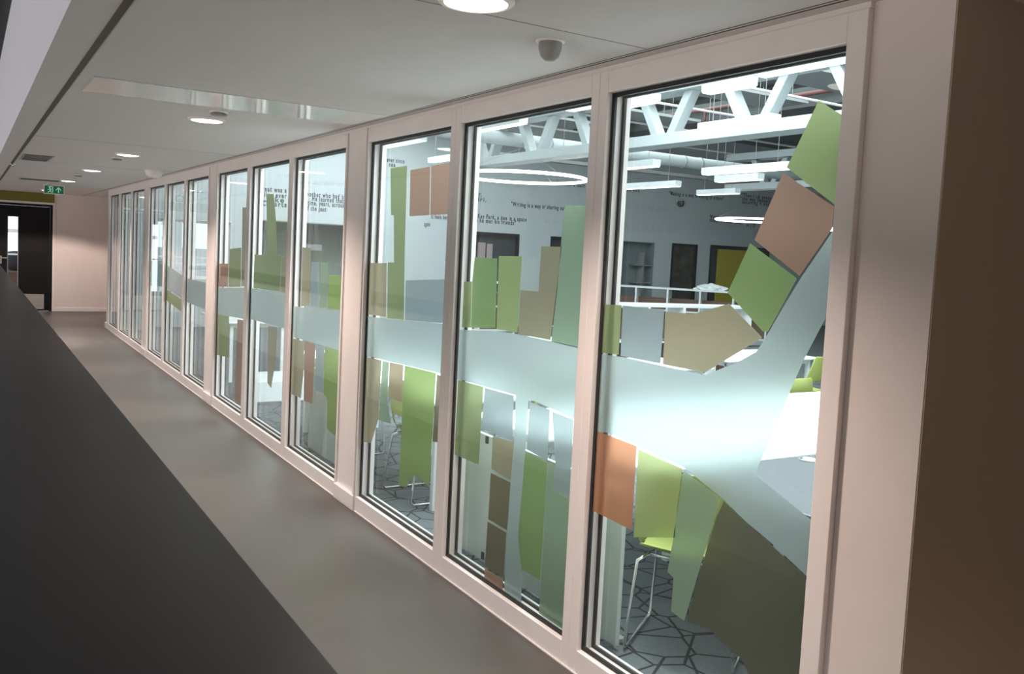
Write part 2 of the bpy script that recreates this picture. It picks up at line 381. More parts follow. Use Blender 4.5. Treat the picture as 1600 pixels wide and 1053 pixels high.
FILM = {
 'frosted': (film_mat('frosted_window_film', (0.74, 0.86, 0.86), (0.40, 0.45, 0.45)), 'frosted_film', 'frosted branch shaped film'),
 'grey': (film_mat('pale_grey_window_film', (0.55, 0.64, 0.66), (0.36, 0.40, 0.42)), 'grey_film', 'pale grey film patch'),
 'green': (film_mat('green_window_film', (0.42, 0.58, 0.27), (0.34, 0.46, 0.20)), 'green_film', 'mid green film patch'),
 'leaf': (film_mat('leaf_green_window_film', (0.46, 0.60, 0.24), (0.34, 0.44, 0.15)), 'leaf_green_film', 'leaf green film patch'),
 'pale_green': (film_mat('pale_green_window_film', (0.56, 0.65, 0.33), (0.50, 0.56, 0.24)), 'pale_green_film', 'yellowish pale green film patch'),
 'mint': (film_mat('mint_window_film', (0.50, 0.65, 0.48), (0.34, 0.42, 0.31)), 'mint_film', 'mint green film patch'),
 'olive': (film_mat('olive_window_film', (0.47, 0.55, 0.29), (0.33, 0.37, 0.19)), 'olive_film', 'olive film patch'),
 'tan': (film_mat('tan_window_film', (0.56, 0.51, 0.36), (0.50, 0.44, 0.31)), 'tan_film', 'tan film patch'),
 'brown': (film_mat('brown_window_film', (0.33, 0.29, 0.19), (0.25, 0.21, 0.14)), 'brown_film', 'brown film patch'),
 'umber': (film_mat('umber_window_film', (0.30, 0.29, 0.20), (0.095, 0.088, 0.064)), 'dark_brown_film', 'large dark olive brown film patch'),
 'salmon': (film_mat('salmon_window_film', (0.60, 0.38, 0.29), (0.48, 0.30, 0.23)), 'salmon_film', 'salmon film patch'),
 'orange': (film_mat('orange_window_film', (0.80, 0.38, 0.22), (0.60, 0.28, 0.17)), 'orange_film', 'orange film patch'),
 'orange_light': (film_mat('light_orange_window_film', (0.62, 0.50, 0.36), (0.45, 0.34, 0.25)), 'light_orange_film', 'light orange film patch'),
}

# ------------------------------------------------------------------ corridor shell
Y0, YE = -4.0, 20.97
b = MB(); b.box(-0.35, 2.274, Y0, YE, -0.2, 0.0); b.box(2.274, 5.2, Y0, 1.5, -0.2, 0.0); b.box(2.274, 2.85, 17.8, YE, -0.2, 0.0)
tag(b.build('floor', VINYL), 'smooth grey vinyl floor of the corridor', 'floor', kind='structure')

b = MB()
b.box(0.289, 2.27, Y0, 4.79, CEIL, CEIL + 0.25)
b.box(0.289, 2.27, 5.32, YE, CEIL, CEIL + 0.25)
b.box(2.27, 5.2, Y0, 1.5, CEIL, CEIL + 0.25)
b.box(2.27, 2.85, 17.8, YE, CEIL, CEIL + 0.25)
b.box(0.289, 0.52, 4.79, 5.32, CEIL, CEIL + 0.25)
b.box(2.06, 2.27, 4.79, 5.32, CEIL, CEIL + 0.25)
b.box(0.52, 2.06, 4.79, 5.32, CEIL + 0.03, CEIL + 0.25)
b.box(0.289, 0.36, Y0, YE, CEIL + 0.25, 3.40)
tag(b.build('ceiling', CEILM), 'white boarded ceiling over the corridor with its upstand towards the void', 'ceiling', kind='structure')
b = MB(); b.box(0.52, 2.06, 4.792, 5.318, CEIL - 0.004, CEIL + 0.03)
tag(b.build('ceiling_panel', CEILG, bevel=0.002), 'long glossy white access panel set across the corridor ceiling', 'ceiling panel', kind='structure')
b = MB(); b.box(0.428, 0.455, Y0, YE, CEIL - 0.003, CEIL + 0.002)
tag(b.build('trim_1', GROOVE), 'brown shadow gap along the left side of the corridor ceiling', 'trim', kind='structure')
b = MB(); b.box(2.096, 2.101, Y0, YE, CEIL - 0.002, CEIL + 0.002); b.box(2.078, 2.081, Y0, YE, CEIL - 0.0015, CEIL + 0.002)
tag(b.build('trim_2', mat('thin_gap', (0.10, 0.095, 0.09), 0.8)), 'thin double shadow line between ceiling and glazed wall', 'trim', kind='structure')
b = MB()
for yy, xa, xb in ((2.51, 0.46, 2.07), (8.2, 0.46, 2.07), (11.3, 0.46, 2.07)):
    b.box(xa, xb, yy, yy + 0.004, CEIL - 0.0012, CEIL + 0.002)
tag(b.build('trim_3', mat('board_joint', (0.30, 0.29, 0.28), 0.8)), 'hairline joints between the ceiling boards', 'trim', kind='structure')

# upper upstand face of the void
b = MB(); b.box(0.287, 0.289, Y0, YE, CEIL, 3.48); b.box(0.289, 0.36, Y0, YE, 3.40, 3.48)
tag(b.build('wall_upstand', mat('pale_lilac_paint', (0.72, 0.70, 0.74), 0.6)), 'tall pale upstand edging the void above the ledge', 'wall', kind='structure')
b = MB(); b.box(-0.05 - 0.32, 0.452, Y0, 19.6, -3.5, 1.06)
tag(b.build('wall_parapet', mat('parapet_paint', (0.5, 0.48, 0.46), 0.7)), 'low parapet wall between the corridor and the open void', 'wall', kind='structure')
b = MB(); b.box(-0.42, 0.466, Y0, 19.62, 1.06, 1.10)
tag(b.build('ledge', LEDGE, bevel=0.003), 'long matt charcoal ledge capping the parapet at the left', 'ledge', kind='structure')

# end wall with its door
b = MB()
b.box(-0.4, 0.50, YE, YE + 0.2, 0, CEIL); b.box(1.53, 2.9, YE, YE + 0.2, 0, CEIL); b.box(0.50, 1.53, YE, YE + 0.2, 2.24, CEIL)
b.box(-9.0, -0.4, YE, YE + 0.2, -3.5, 7.0); b.box(-0.4, 0.36, YE, YE + 0.2, CEIL, 7.0)
tag(b.build('wall_end', WALLP), 'off white end wall lit by the last downlight', 'wall', kind='structure')
b = MB(); b.box(-0.4, 1.558, YE - 0.012, YE, 2.285, CEIL)
tag(b.build('trim_4', OLIVE), 'olive green band on the wall above the black door', 'trim', kind='structure')
b = MB(); b.box(1.56, 2.85, YE - 0.014, YE, 0, 0.085)
tag(b.build('baseboard_end', WHITE, bevel=0.004), 'white baseboard under the end wall', 'baseboard', kind='structure')
dr = empty('door_1', (0.5, YE, 0)); tag(dr, 'black door with a narrow glazed slot and steel kick plate', 'door', kind='structure')
b = MB(); b.box(0.0, 0.045, -0.03, 0.2, 0, 2.24); b.box(0.985, 1.03, -0.03, 0.2, 0, 2.24); b.box(0.045, 0.985, -0.03, 0.2, 2.195, 2.24)
b.build('door_frame', BLACKD, dr, bevel=0.003)
b = MB(); b.box(1.03, 1.075, -0.022, 0.0, 0, 2.285); b.box(-0.05, 1.03, -0.022, 0.0, 2.24, 2.285)
b.build('architrave', WHITE, dr, bevel=0.003)
b = MB(); v0, v1, w0, w1 = 0.205, 0.405, 0.45, 1.965
b.box(0.048, v0, 0.0, 0.045, 0.01, 2.19); b.box(v1, 0.982, 0.0, 0.045, 0.01, 2.19); b.box(v0, v1, 0.0, 0.045, 0.01, w0); b.box(v0, v1, 0.0, 0.045, w1, 2.19)
leaf = b.build('door_leaf', BLACKD, dr, bevel=0.002)
b = MB(); b.box(v0, v0 + 0.012, -0.006, 0.05, w0, w1); b.box(v1 - 0.012, v1, -0.006, 0.05, w0, w1); b.box(v0 + .012, v1 - .012, -0.006, 0.05, w1 - .012, w1); b.box(v0 + .012, v1 - .012, -0.006, 0.05, w0, w0 + .012)
b.build('glazing_bead', mat('bead_grey', (0.25, 0.24, 0.25), 0.4), leaf)
b = MB(); b.box(v0 + 0.012, v1 - 0.012, 0.018, 0.026, w0 + .012, w1 - .012)
b.build('glass_pane', GLASS, leaf)
b = MB(); b.box(0.07, 0.885, -0.004, 0.0, 0.045, 0.36)
b.build('kick_plate', STEEL, leaf)
b = MB(); b.box(0.08, 0.105, -0.008, 0, 0.98, 1.14); b.tube([(0.092, -0.008, 1.10), (0.092, -0.05, 1.10), (0.20, -0.05, 1.10)], 0.009)
b.build('door_handle', STEEL, leaf)
# what stands behind the slot of the door
b = MB(); b.box(-1.0, 3.0, YE + 0.2, YE + 6, -0.2, -0.01)
tag(b.build('floor_lobby', VINYL), 'floor of the bright lobby behind the black door', 'floor', kind='structure')
t = empty('lounge_chair', (0.92, YE + 1.6, 0)); tag(t, 'dark round backed chair seen through the slot of the black door', 'chair')
b = MB(); b.lathe([(0.0, 1.22), (0.14, 1.2), (0.25, 1.1), (0.27, 0.9), (0.26, 0.8), (0.0, 0.78)], (0, 0, 0.0)); b.build('backrest', mat('navy_fabric', (0.01, 0.01, 0.02), 0.8), t)
b = MB(); b.box(-0.3, 0.3, -0.3, 0.3, 0.35, 0.78); b.build('seat', BROWNW, t, bevel=0.02)
b = MB(); b.box(-0.25, 0.25, -0.25, 0.25, 0.0, 0.35); b.build('plinth', DARK, t)
b = MB(); b.box(0.2, 2.0, YE + 1.15, YE + 1.2, 1.13, 1.165); b.box(0.2, 2.0, YE + 1.15, YE + 1.2, 1.62, 1.70)
for xx in (0.2, 1.95): b.box(xx, xx + .05, YE + 1.15, YE + 1.2, -.01, 2.3)
tag(b.build('lobby_rail', WHITE), 'white window bars seen through the slot of the black door', 'rail')

# near right corner, walls of the recess
b = MB(); b.box(2.172, 2.32, 1.397, 1.643, 0, CEIL)
b.box(2.32, 5.2, 1.397, 1.5, 0, CEIL)
tag(b.build('wall_corner', [WALLP]), 'off white wall strip closing the glazed wall at the right', 'wall', kind='structure')
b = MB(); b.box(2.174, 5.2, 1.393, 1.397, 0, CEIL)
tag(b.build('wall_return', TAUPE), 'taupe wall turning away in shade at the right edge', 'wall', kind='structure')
b = MB(); b.box(2.10, 5.2, Y0 - 0.1, Y0, 0, CEIL); b.box(5.2, 5.3, Y0, 1.4, 0, CEIL); b.box(-9, 2.1, Y0 - 0.1, Y0, -3.5, 7)
tag(b.build('wall_rear', TAUPE), 'wall behind the viewer', 'wall', kind='structure')

# ------------------------------------------------------------------ glazed wall: pillars, head, windows
PX0 = GLASS_X
for i, (ya, yb) in enumerate(((5.29, 5.64), (9.245, 9.595), (13.20, 13.55), (17.16, 17.48))):
    p = empty('pillar', (PX0, ya, 0)); tag(p, ['boxed white pillar nearest the camera, between the fourth and third window from the right', 'boxed white pillar in the middle of the glazed wall', 'boxed white pillar third from the camera', 'slim white end post of the glazed wall beside the far end wall'][i], 'pillar', kind='structure')
    w = yb - ya
    b = MB(); b.box(0.012, 0.12, 0.0, w, 0.10, CEIL); b.build('pillar_face', WHITE, p)
    b = MB(); b.box(-0.008, 0.012, 0.0, 0.028, 0.0, CEIL - 0.016); b.build('cover_strip', WHITE, p, bevel=0.003)
    b = MB(); b.box(-0.014, 0.12, -0.004, w + 0.004, 0.0, 0.10); b.build('pillar_base', WHITE, p, bevel=0.004)
b = MB(); b.box(PX0 + 0.006, PX0 + 0.12, 1.643, 17.48, 2.462, CEIL)
tag(b.build('trim_5', WHITE), 'white head trim between the window frames and the ceiling', 'trim', kind='structure')
b = MB(); b.box(PX0 - 0.006, PX0 + 0.002, 1.643, 17.48, 0.0, 0.006)
tag(b.build('trim_6', WHITE), 'thin white sealant line where the glazed wall meets the floor', 'trim', kind='structure')
b = MB(); b.box(PX0 + .125, PX0 + .127, 1.55, 17.5, 2.462, 5.0); b.box(PX0, PX0 + .125, 1.5, 17.5, 2.731, 5.0)
tag(b.build('wall_above_glazing', ROOMW), 'room side wall above the glazed wall', 'wall', kind='structure')

WZ0, WZ1 = 0.10, 2.375
WLAB = ['farthest of the twelve windows, narrow from here beside the end wall', 'second farthest window of the glazed wall', 'third farthest window of the glazed wall, left of the far pillar',
 'fourth farthest window, first right of the far pillar', 'fifth farthest window, with a dark teal and leaf green film band', 'sixth farthest window, bright view and left of the middle pillar',
 'window right of the middle pillar with olive film and a low white plinth behind', 'window with a short olive strip reaching up over the wall lettering', 'window left of the nearest pillar with four upright film strips',
 'window right of the nearest pillar with twin salmon film squares', 'second window from the right with stacked brown film tiles low down', 'nearest and largest window with the film branch rising to the right']
for i, (ya, yb) in enumerate(OPEN):
    k = i % 3      # 2 = rightmost (nearest) of its bay
    # outer edges of this frame
    e0 = ya - 0.069 if k == 2 and i == 11 else (ya - 0.038 if k == 2 else ya - 0.054)
    e1 = yb + 0.054
    if k == 0: e1 = yb + 0.02 if i else yb + 0.005
    if k == 0: e1 = {0: 17.16, 3: 13.20, 6: 9.245, 9: 5.29}[i]
    if k == 2: e0 = {11: 1.643, 8: 5.64, 5: 9.595, 2: 13.55}[i]
    wdw = empty('window_%d' % (i + 1), (PX0, ya, 0)); tag(wdw, WLAB[i], 'window', kind='structure')
    wd = yb - ya
    b = MB()
    g = 0.0007
    b.box(0, 0.122, e0 - ya + g, 0, 0.0, 2.462); b.box(0, 0.122, wd, e1 - ya - g, 0.0, 2.462)
    b.box(0, 0.122, 0, wd, 0.0, WZ0); b.box(0, 0.122, 0, wd, WZ1, 2.462)
    b.build('window_frame', WHITE, wdw, bevel=0.0025)
    b = MB(); b.ring(0.024, 0.036, 0.0, wd, WZ0, WZ1, 0.017); b.build('gasket', RUBBER, wdw)
    b = MB(); b.ring(0.076, 0.088, 0.0, wd, WZ0, WZ1, 0.014); b.build('gasket', RUBBER, wdw)
    b = MB(); b.box(0.026, 0.030, 0.003, wd - 0.003, WZ0 + .003, WZ1 - .003); b.build('glass_pane', GLASS, wdw)
    b = MB(); b.box(0.078, 0.082, 0.003, wd - 0.003, WZ0 + .003, WZ1 - .003); b.build('glass_pane', GLASS, wdw)
    for (wi, kind, poly) in FILMS:
        if wi != i + 1: continue
        m_, nm, lb = FILM[kind]
        b = MB(); b.prism([(0.0305, y - ya, z) for y, z in poly], (0, 0, 0), (0.0009, 0, 0))
        f = b.build(nm, m_, wdw); f['label'] = lb

# ------------------------------------------------------------------ ceiling fittings of the corridor
def downlight(y, label):
    t = empty('downlight', (1.30, y, CEIL)); tag(t, label, 'ceiling light', 'round downlights along the corridor ceiling')
    b = MB(); b.lathe([(0.118, 0.0), (0.118, -0.006), (0.112, -0.012), (0.098, -0.014), (0.096, -0.006)], seg=40); b.build('trim_ring', WHITE, t)
    b = MB(); b.lathe([(0.097, -0.006), (0.09, -0.014), (0.05, -0.019), (0.0, -0.020)], seg=40); b.build('diffuser', DOWNM, t)
    return t
for y, l in zip(DOWNLIGHT_Y[1:], ('round downlight nearest the camera, cut by the top edge of the photo', 'round downlight just past the glossy ceiling panel', 'third round downlight along the corridor ceiling', 'fourth round downlight along the corridor ceiling', 'small far round downlight just above the exit sign', 'farthest round downlight, before the end wall')):
    downlight(y, l)
def detector(x, y, label):
    t = empty('smoke_detector', (x, y, CEIL)); tag(t, label, 'smoke detector', 'flat detectors between the downlights')
    b = MB(); b.lathe([(0.055, 0.0), (0.055, -0.008), (0.035, -0.010)], seg=24); b.build('base', WHITE, t)
    b = MB(); b.lathe([(0.045, -0.012), (0.052, -0.016), (0.04, -0.026), (0.0, -0.028)], seg=24); b.build('sensor_cap', GREYP, t)
detector(1.279, 5.50, 'flat grey detector between the glossy panel and its downlight')
detector(1.282, 9.75, 'flat grey detector just beyond the third downlight')
detector(1.267, 13.28, 'flat grey detector between the two farthest visible downlights')
t = empty('motion_sensor', (1.755, 2.658, CEIL)); tag(t, 'grey egg shaped motion sensor hanging under the near ceiling', 'sensor')
b = MB(); b.lathe([(0.052, 0.0), (0.052, -0.004), (0.042, -0.006)], seg=32); b.build('base', WHITE, t)
b = MB(); b.lathe([(0.042, -0.006), (0.041, -0.03), (0.032, -0.055), (0.018, -0.068), (0.0, -0.071)], seg=32); b.build('sensor_lens', GREYP, t)
t = empty('sensor_dome', (1.86, 11.1, CEIL)); tag(t, 'white dome sensor on the ceiling beside the glazed wall', 'sensor')
b = MB(); b.lathe([(0.10, 0.0), (0.10, -0.02), (0.085, -0.06), (0.05, -0.085), (0.0, -0.09)], seg=32); b.build('dome', WHITE, t)
def vent(x0, x1, y0, y1, label):
    t = empty('ceiling_vent', (x0, y0, CEIL)); tag(t, label, 'vent')
    b = MB(); b.box(0, x1 - x0, 0, y1 - y0, -0.004, 0.0); b.build('vent_frame', GREYP, t)
    b = MB(); n = 6
    for k in range(n):
        yy = 0.02 + k * (y1 - y0 - 0.05) / (n - 1); b.box(0.02, x1 - x0 - 0.02, yy, yy + 0.012, -0.010, -0.004)
    b.build('slats', mat('vent_dark', (0.16, 0.15, 0.15), 0.6), t)
vent(0.48, 0.76, 10.3, 11.1, 'grey slotted air vent on the left of the far ceiling')
vent(0.66, 1.22, 15.25, 15.55, 'long dark slot vent across the ceiling before the exit sign')
t = empty('reflection_stand_in', (0.455, 12.1, CEIL)); tag(t, 'tiny bright nozzle added as a lamp reflection near the left ceiling edge', 'reflection stand-in')  # a lamp's reflection on the ceiling, modelled as a small chrome nozzle
b = MB(); b.lathe([(0.03, 0), (0.03, -0.006), (0.012, -0.012), (0.012, -0.035), (0.028, -0.04), (0, -0.042)], seg=16); b.build('nozzle', CHROME, t)

# exit sign
es = empty('exit_sign', (1.041, 16.0, 2.299)); tag(es, 'green running man exit sign with arrow hanging from the ceiling', 'exit sign')
SGN = mat('exit_green', (0.01, 0.10, 0.04), 0.4, emis=(0.01, 0.16, 0.06), estr=0.25)
SGW = mat('exit_pale', (0.45, 0.75, 0.6), 0.4, emis=(0.35, 0.75, 0.55), estr=0.35)
b = MB(); b.box(-0.006, 0.290, 0.0, 0.028, -0.006, 0.139); b.box(0.04, 0.06, 0.008, 0.02, 0.139, 0.181); b.box(0.224, 0.244, 0.008, 0.02, 0.139, 0.181); b.build('sign_housing', WHITE, es, bevel=0.002)
b = MB(); b.box(0.006, 0.278, -0.003, 0.0, 0.006, 0.127); b.build('sign_panel', SGN, es)
def flat(b, pts): b.prism([(x, -0.003, z) for x, z in pts], (0, -0.0015, 0), (0, 0, 0))
b = MB()
flat(b, [(0.118, 0.02), (0.128, 0.02), (0.128, 0.115), (0.118, 0.115)])
flat(b, [(0.06, 0.105), (0.118, 0.105), (0.118, 0.115), (0.06, 0.115)]); flat(b, [(0.045, 0.02), (0.075, 0.02), (0.075, 0.026), (0.045, 0.026)])
flat(b, [(0.080 + 0.011 * math.cos(a * math.pi / 5), 0.093 + 0.010 * math.sin(a * math.pi / 5)) for a in range(10)])
flat(b, [(0.072, 0.080), (0.092, 0.080), (0.096, 0.052), (0.082, 0.050)])
flat(b, [(0.060, 0.070), (0.072, 0.080), (0.076, 0.073), (0.064, 0.060), (0.050, 0.062), (0.050, 0.069)])
flat(b, [(0.092, 0.078), (0.108, 0.066), (0.112, 0.070), (0.095, 0.086)])
flat(b, [(0.082, 0.052), (0.096, 0.052), (0.104, 0.026), (0.112, 0.024), (0.112, 0.018), (0.096, 0.020), (0.088, 0.042)])
flat(b, [(0.082, 0.052), (0.090, 0.046), (0.076, 0.030), (0.058, 0.030), (0.058, 0.037), (0.072, 0.038)])
b.build('running_figure', SGW, es)
b = MB()
flat(b, [(0.198, 0.020), (0.212, 0.020), (0.212, 0.088), (0.198, 0.088)])
flat(b, [(0.205, 0.112), (0.244, 0.070), (0.244, 0.053), (0.205, 0.094)]); flat(b, [(0.205, 0.112), (0.205, 0.094), (0.166, 0.053), (0.166, 0.070)])
b.build('arrow', SGW, es)

# ------------------------------------------------------------------ atrium void at the left
b = MB(); b.box(-9.0, 0.6, Y0, -1.5, 7.0, 7.2); b.box(-1.6, 0.36, Y0, YE, 5.6, 5.8); b.box(-9.0, -5.4, Y0, YE, 7.0, 7.2); b.box(-5.4, 0.6, 16.0, YE, 7.0, 7.2)
tag(b.build('ceiling_atrium', mat('black_roof', (0.015, 0.016, 0.018), 0.8)), 'black roof over the open void', 'ceiling', kind='structure')
b = MB(); b.box(-9.2, -9.0, Y0, YE, -3.5, 7.2)
tag(b.build('wall_atrium', mat('atrium_grey', (0.30, 0.30, 0.31), 0.8)), 'far wall of the open void', 'wall', kind='structure')
b = MB(); b.box(-9.2, 0.6, Y0, YE, -3.7, -3.5)
tag(b.build('floor_atrium', VINYL), 'floor at the bottom of the void', 'floor', kind='structure')
b = MB(); b.box(0.34, 0.36, Y0, YE, 3.48, 5.6)
tag(b.build('wall_upper_atrium', DARK), 'dark wall above the pale upstand', 'wall', kind='structure')
b = MB(); b.box(0.30, 0.34, 4.28, 4.36, 3.9, 4.9)
tag(b.build('wall_bracket', GREYP), 'grey upright bracket in the dark corner above the upstand', 'bracket')

# ------------------------------------------------------------------ study room shell
RX1, RY0, RY1, RH = 25.0, 1.5, 17.5, 5.0
b = MB(); b.box(2.274, RX1, RY0, RY1, -0.2, 0.001)
tag(b.build('floor_carpet', CARPET), 'grey carpet with angular dark outlines in the room behind the glass', 'carpet', kind='structure')
b = MB(); b.box(5.2, RX1, RY0 - 0.15, RY0, 0, RH); b.box(2.274, 5.2, RY0 - 0.0, RY0 + 0.04, CEIL + .25, RH)
tag(b.build('wall_near', ROOMW), 'near side wall of the study room', 'wall', kind='structure')
b = MB(); b.box(RX1, RX1 + 0.2, RY0, RY1, 0, RH)
tag(b.build('wall_right', ROOMW), 'far right wall of the study room', 'wall', kind='structure')
# back wall with recesses: list of openings (x0,x1,z0,z1)
holes = [(2.95, 4.35, 0.92, 2.03), (4.80, 7.40, 0.0, 2.13), (9.74, 10.97, 0.8, 2.16), (11.85, 12.55, 0.0, 2.16), (14.05, 15.10, 0.0, 2.16), (15.69, 16.60, 0.0, 2.18), (17.06, 19.35, 0.0, 2.2)]
b = MB(); xs = 2.274
for (xa, xb, za, zb) in holes:
    b.box(xs, xa, RY1, RY1 + 0.3, 0, RH); b.box(xa, xb, RY1, RY1 + 0.3, zb, RH)
    if za > 0: b.box(xa, xb, RY1, RY1 + 0.3, 0, za)
    xs = xb
b.box(xs, RX1, RY1, RY1 + 0.3, 0, RH)
tag(b.build('wall_back', ROOMW), 'tall pale wall printed with quotations at the end of the study room', 'wall', kind='structure')
b = MB(); b.box(2.274, 2.9, 17.48, 17.5, 0, RH); b.box(2.85, 2.9, 17.8, YE, 0, CEIL)
tag(b.build('wall_side', WALLP), 'corridor wall past the end of the glazed wall', 'wall', kind='structure')
# external window in the back wall
wv = empty('window_13', (2.95, RY1, 0)); tag(wv, 'bright outside window at the left of the lettered wall', 'window', kind='structure')
b = MB()
for x0, x1, z0, z1 in ((0, .05, .92, 2.03), (1.35, 1.4, .92, 2.03), (.05, 1.35, .92, .97), (.05, 1.35, 1.98, 2.03), (.68, .72, .97, 1.98)): b.box(x0, x1, 0.05, 0.14, z0, z1)
b.build('window_frame', WHITE, wv)
b = MB(); b.box(.05, .68, .09, .10, .97, 1.98); b.box(.72, 1.35, .09, .10, .97, 1.98); b.build('glass_pane', GLASS, wv)
b = MB(); b.box(2.2, 12, RY1 + 22, RY1 + 24, -6, 1.2); b.box(4.5, 5.6, RY1 + 20, RY1 + 22, -6, 2.6); b.box(7, 7.6, RY1 + 21, RY1 + 22, -6, 3.2)
tag(b.build('distant_building', mat('hazy_grey', (0.45, 0.48, 0.50), 0.9)), 'hazy low buildings outside the bright window', 'building')
b = MB()
for z in (0.98, 1.12, 1.26): b.tube([(3.0, RY1 + 3, z), (6.7, RY1 + 3, z)], 0.015)
for k in range(9): b.tube([(3.0 + k * 0.45, RY1 + 3, 0.0), (3.0 + k * 0.45, RY1 + 3, 1.3)], 0.018)
tag(b.build('balcony_railing', WHITE), 'pale balcony railing outside the bright window', 'railing')
# recess backs
def recess(name, h, m, depth, label, cat, frame=None):
    xa, xb, za, zb = h; t = empty(name, (xa, RY1 + 0.0, za)); tag(t, label, cat, kind='structure')
    w = xb - xa; hh = zb - za
    b = MB(); b.box(0, w, depth, depth + 0.03, 0, hh); b.box(0, 0.02, 0.0, depth, 0, hh); b.box(w - 0.02, w, 0.0, depth, 0, hh); b.box(0.02, w - .02, 0.0, depth, hh - 0.02, hh)
    if za > 0: b.box(0.02, w - .02, 0.0, depth, 0, 0.02)
    b.build('lining', m, t)
    if frame:
        b = MB(); f = 0.06
        b.box(0, f, -0.01, 0.06, 0, hh); b.box(w - f, w, -0.01, 0.06, 0, hh); b.box(f, w - f, -0.01, 0.06, hh - f, hh)
        b.build('recess_frame', frame, t)
    return t
t = recess('alcove', holes[1], ALC, 0.9, 'wide sage green alcove under the quotation at the left', 'alcove')
b = MB(); b.box(2.40, 2.58, 0.0, 0.85, 0.0, 1.6); b.build('side_shelf', ALC, t)
pj = empty('projector', (6.15, RY1 + 0.45, 1.62)); tag(pj, 'small dark projector hanging in the sage green alcove', 'projector')
b = MB(); b.box(-0.17, 0.17, -0.12, 0.12, -0.06, 0.07); b.build('projector_body', GREYP, pj, bevel=0.01)
b = MB(); b.tube([(0, 0, 0.06), (0, 0, 0.49)], 0.015); b.build('mount_pole', GREYP, pj)
t = recess('door_2', holes[2], DARKG, 0.10, 'dark framed internal window with pale posters behind the near glass', 'window', RUBBER)
b = MB(); b.box(0.16, 0.36, 0.05, 0.075, 0.75, 1.12); b.box(0.40, 0.55, 0.05, 0.075, 0.72, 1.10); b.build('poster', mat('poster_pink', (0.42, 0.34, 0.34), 0.6), t)
recess('door_3', holes[3], DARKG, 0.12, 'dark doorway half hidden by the tall mint film', 'doorway', RUBBER)
t = recess('shelf_niche', holes[4], mat('niche_grey', (0.22, 0.26, 0.28), 0.8), 0.28, 'grey niche with small shelves in the lettered wall', 'niche')
b = MB(); b.box(0.5, 1.0, 0.02, 0.26, 1.10, 1.13); b.box(0.45, 1.0, 0.02, 0.26, 1.55, 1.58); b.box(0.72, 0.75, 0.02, 0.26, 0.9, 1.9); b.build('shelf', GREYP, t)
t = recess('door_4', holes[5], mat('brown_glass', (0.07, 0.065, 0.05), 0.3, noise=0.5, nscale=5), 0.08, 'dark glazed door between the grey niche and the yellow door', 'door', RUBBER)
t = recess('door_5', holes[6], DARKG, 0.14, 'wide dark doorway holding the yellow door leaf', 'doorway', RUBBER)
b = MB(); b.box(0.36, 1.55, 0.05, 0.09, 0.0, 2.1); b.build('door_leaf', YELLOW, t)
b = MB(); b.box(2.274, 2.8, RY1 - 0.5, RY1, 0.0, RH)
tag(b.build('wall_pier', ROOMW), 'white pier in the far left corner of the study room', 'wall', kind='structure')

# roof deck
ORD = ['nearest', 'second nearest', 'third nearest', 'fourth nearest', 'fifth nearest', 'sixth nearest', 'farthest']
b = MB(); b.box(2.0, RX1 + .2, RY0, RY1 + 0.3, RH, RH + 0.2)
tag(b.build('ceiling_room', ROOFD), 'dark exposed roof deck of the study room', 'ceiling', kind='structure')
b = MB(); b.box(2.28, 9.4, 13.6, RY1, 4.30, 4.36)
tag(b.build('ceiling_raft', ROOMW), 'white plain soffit above the left end of the lettered wall', 'ceiling', kind='structure')
random.seed(4)
for k in range(6):
    yy = (4.2, 6.3, 8.4, 10.4, 13.0, 15.2)[k]
    b = MB(); b.box(9.0, 12.2, yy, yy + 0.85, 4.45 + 0.06 * (k % 2), 4.50 + 0.06 * (k % 2))
    for hx in (9.4, 11.9):
        for hy in (yy + 0.1, yy + 0.75): b.tube([(hx, hy, 4.48), (hx, hy, RH - 0.003)], 0.004, 5)
    tag(b.build('acoustic_raft', GREYR), 'grey acoustic raft high under the dark roof deck, %s of the six' % ORD[k], 'ceiling raft', 'grey rafts under the roof deck')
for k, (x_, z_, r_) in enumerate(((8.6, 4.75, 0.03), (12.3, 4.7, 0.04), (13.5, 4.7, 0.035))):
    b = MB(); b.tube([(x_, 2, z_), (x_, 17.4, z_)], r_)
    for q in range(3): b.tube([(x_, 4 + q * 4.5, z_), (x_, 4 + q * 4.5, z_ - 0.35)], 0.025)
    tag(b.build('sprinkler_pipe', REDP), 'dark red sprinkler pipe under the roof deck, %s of the three to the glass' % ORD[k], 'pipe', 'red pipes under the roof deck')
for k in range(7):
    b = MB(); yy = 3.7 + k * 2.0; b.tube([(7.4, yy, 4.38), (24.5, yy, 4.41)], 0.022)
    tag(b.build('conduit', WHITE), 'thin pale conduit crossing under the roof deck, %s of the seven' % ORD[k], 'pipe', 'thin pale conduits under the roof deck')
b = MB(); b.box(12.4, 13.3, 3.0, 16.0, 4.5, 4.95)
tag(b.build('air_duct', mat('dark_duct', (0.06, 0.07, 0.075), 0.6)), 'dark rectangular air duct under the roof deck', 'duct')

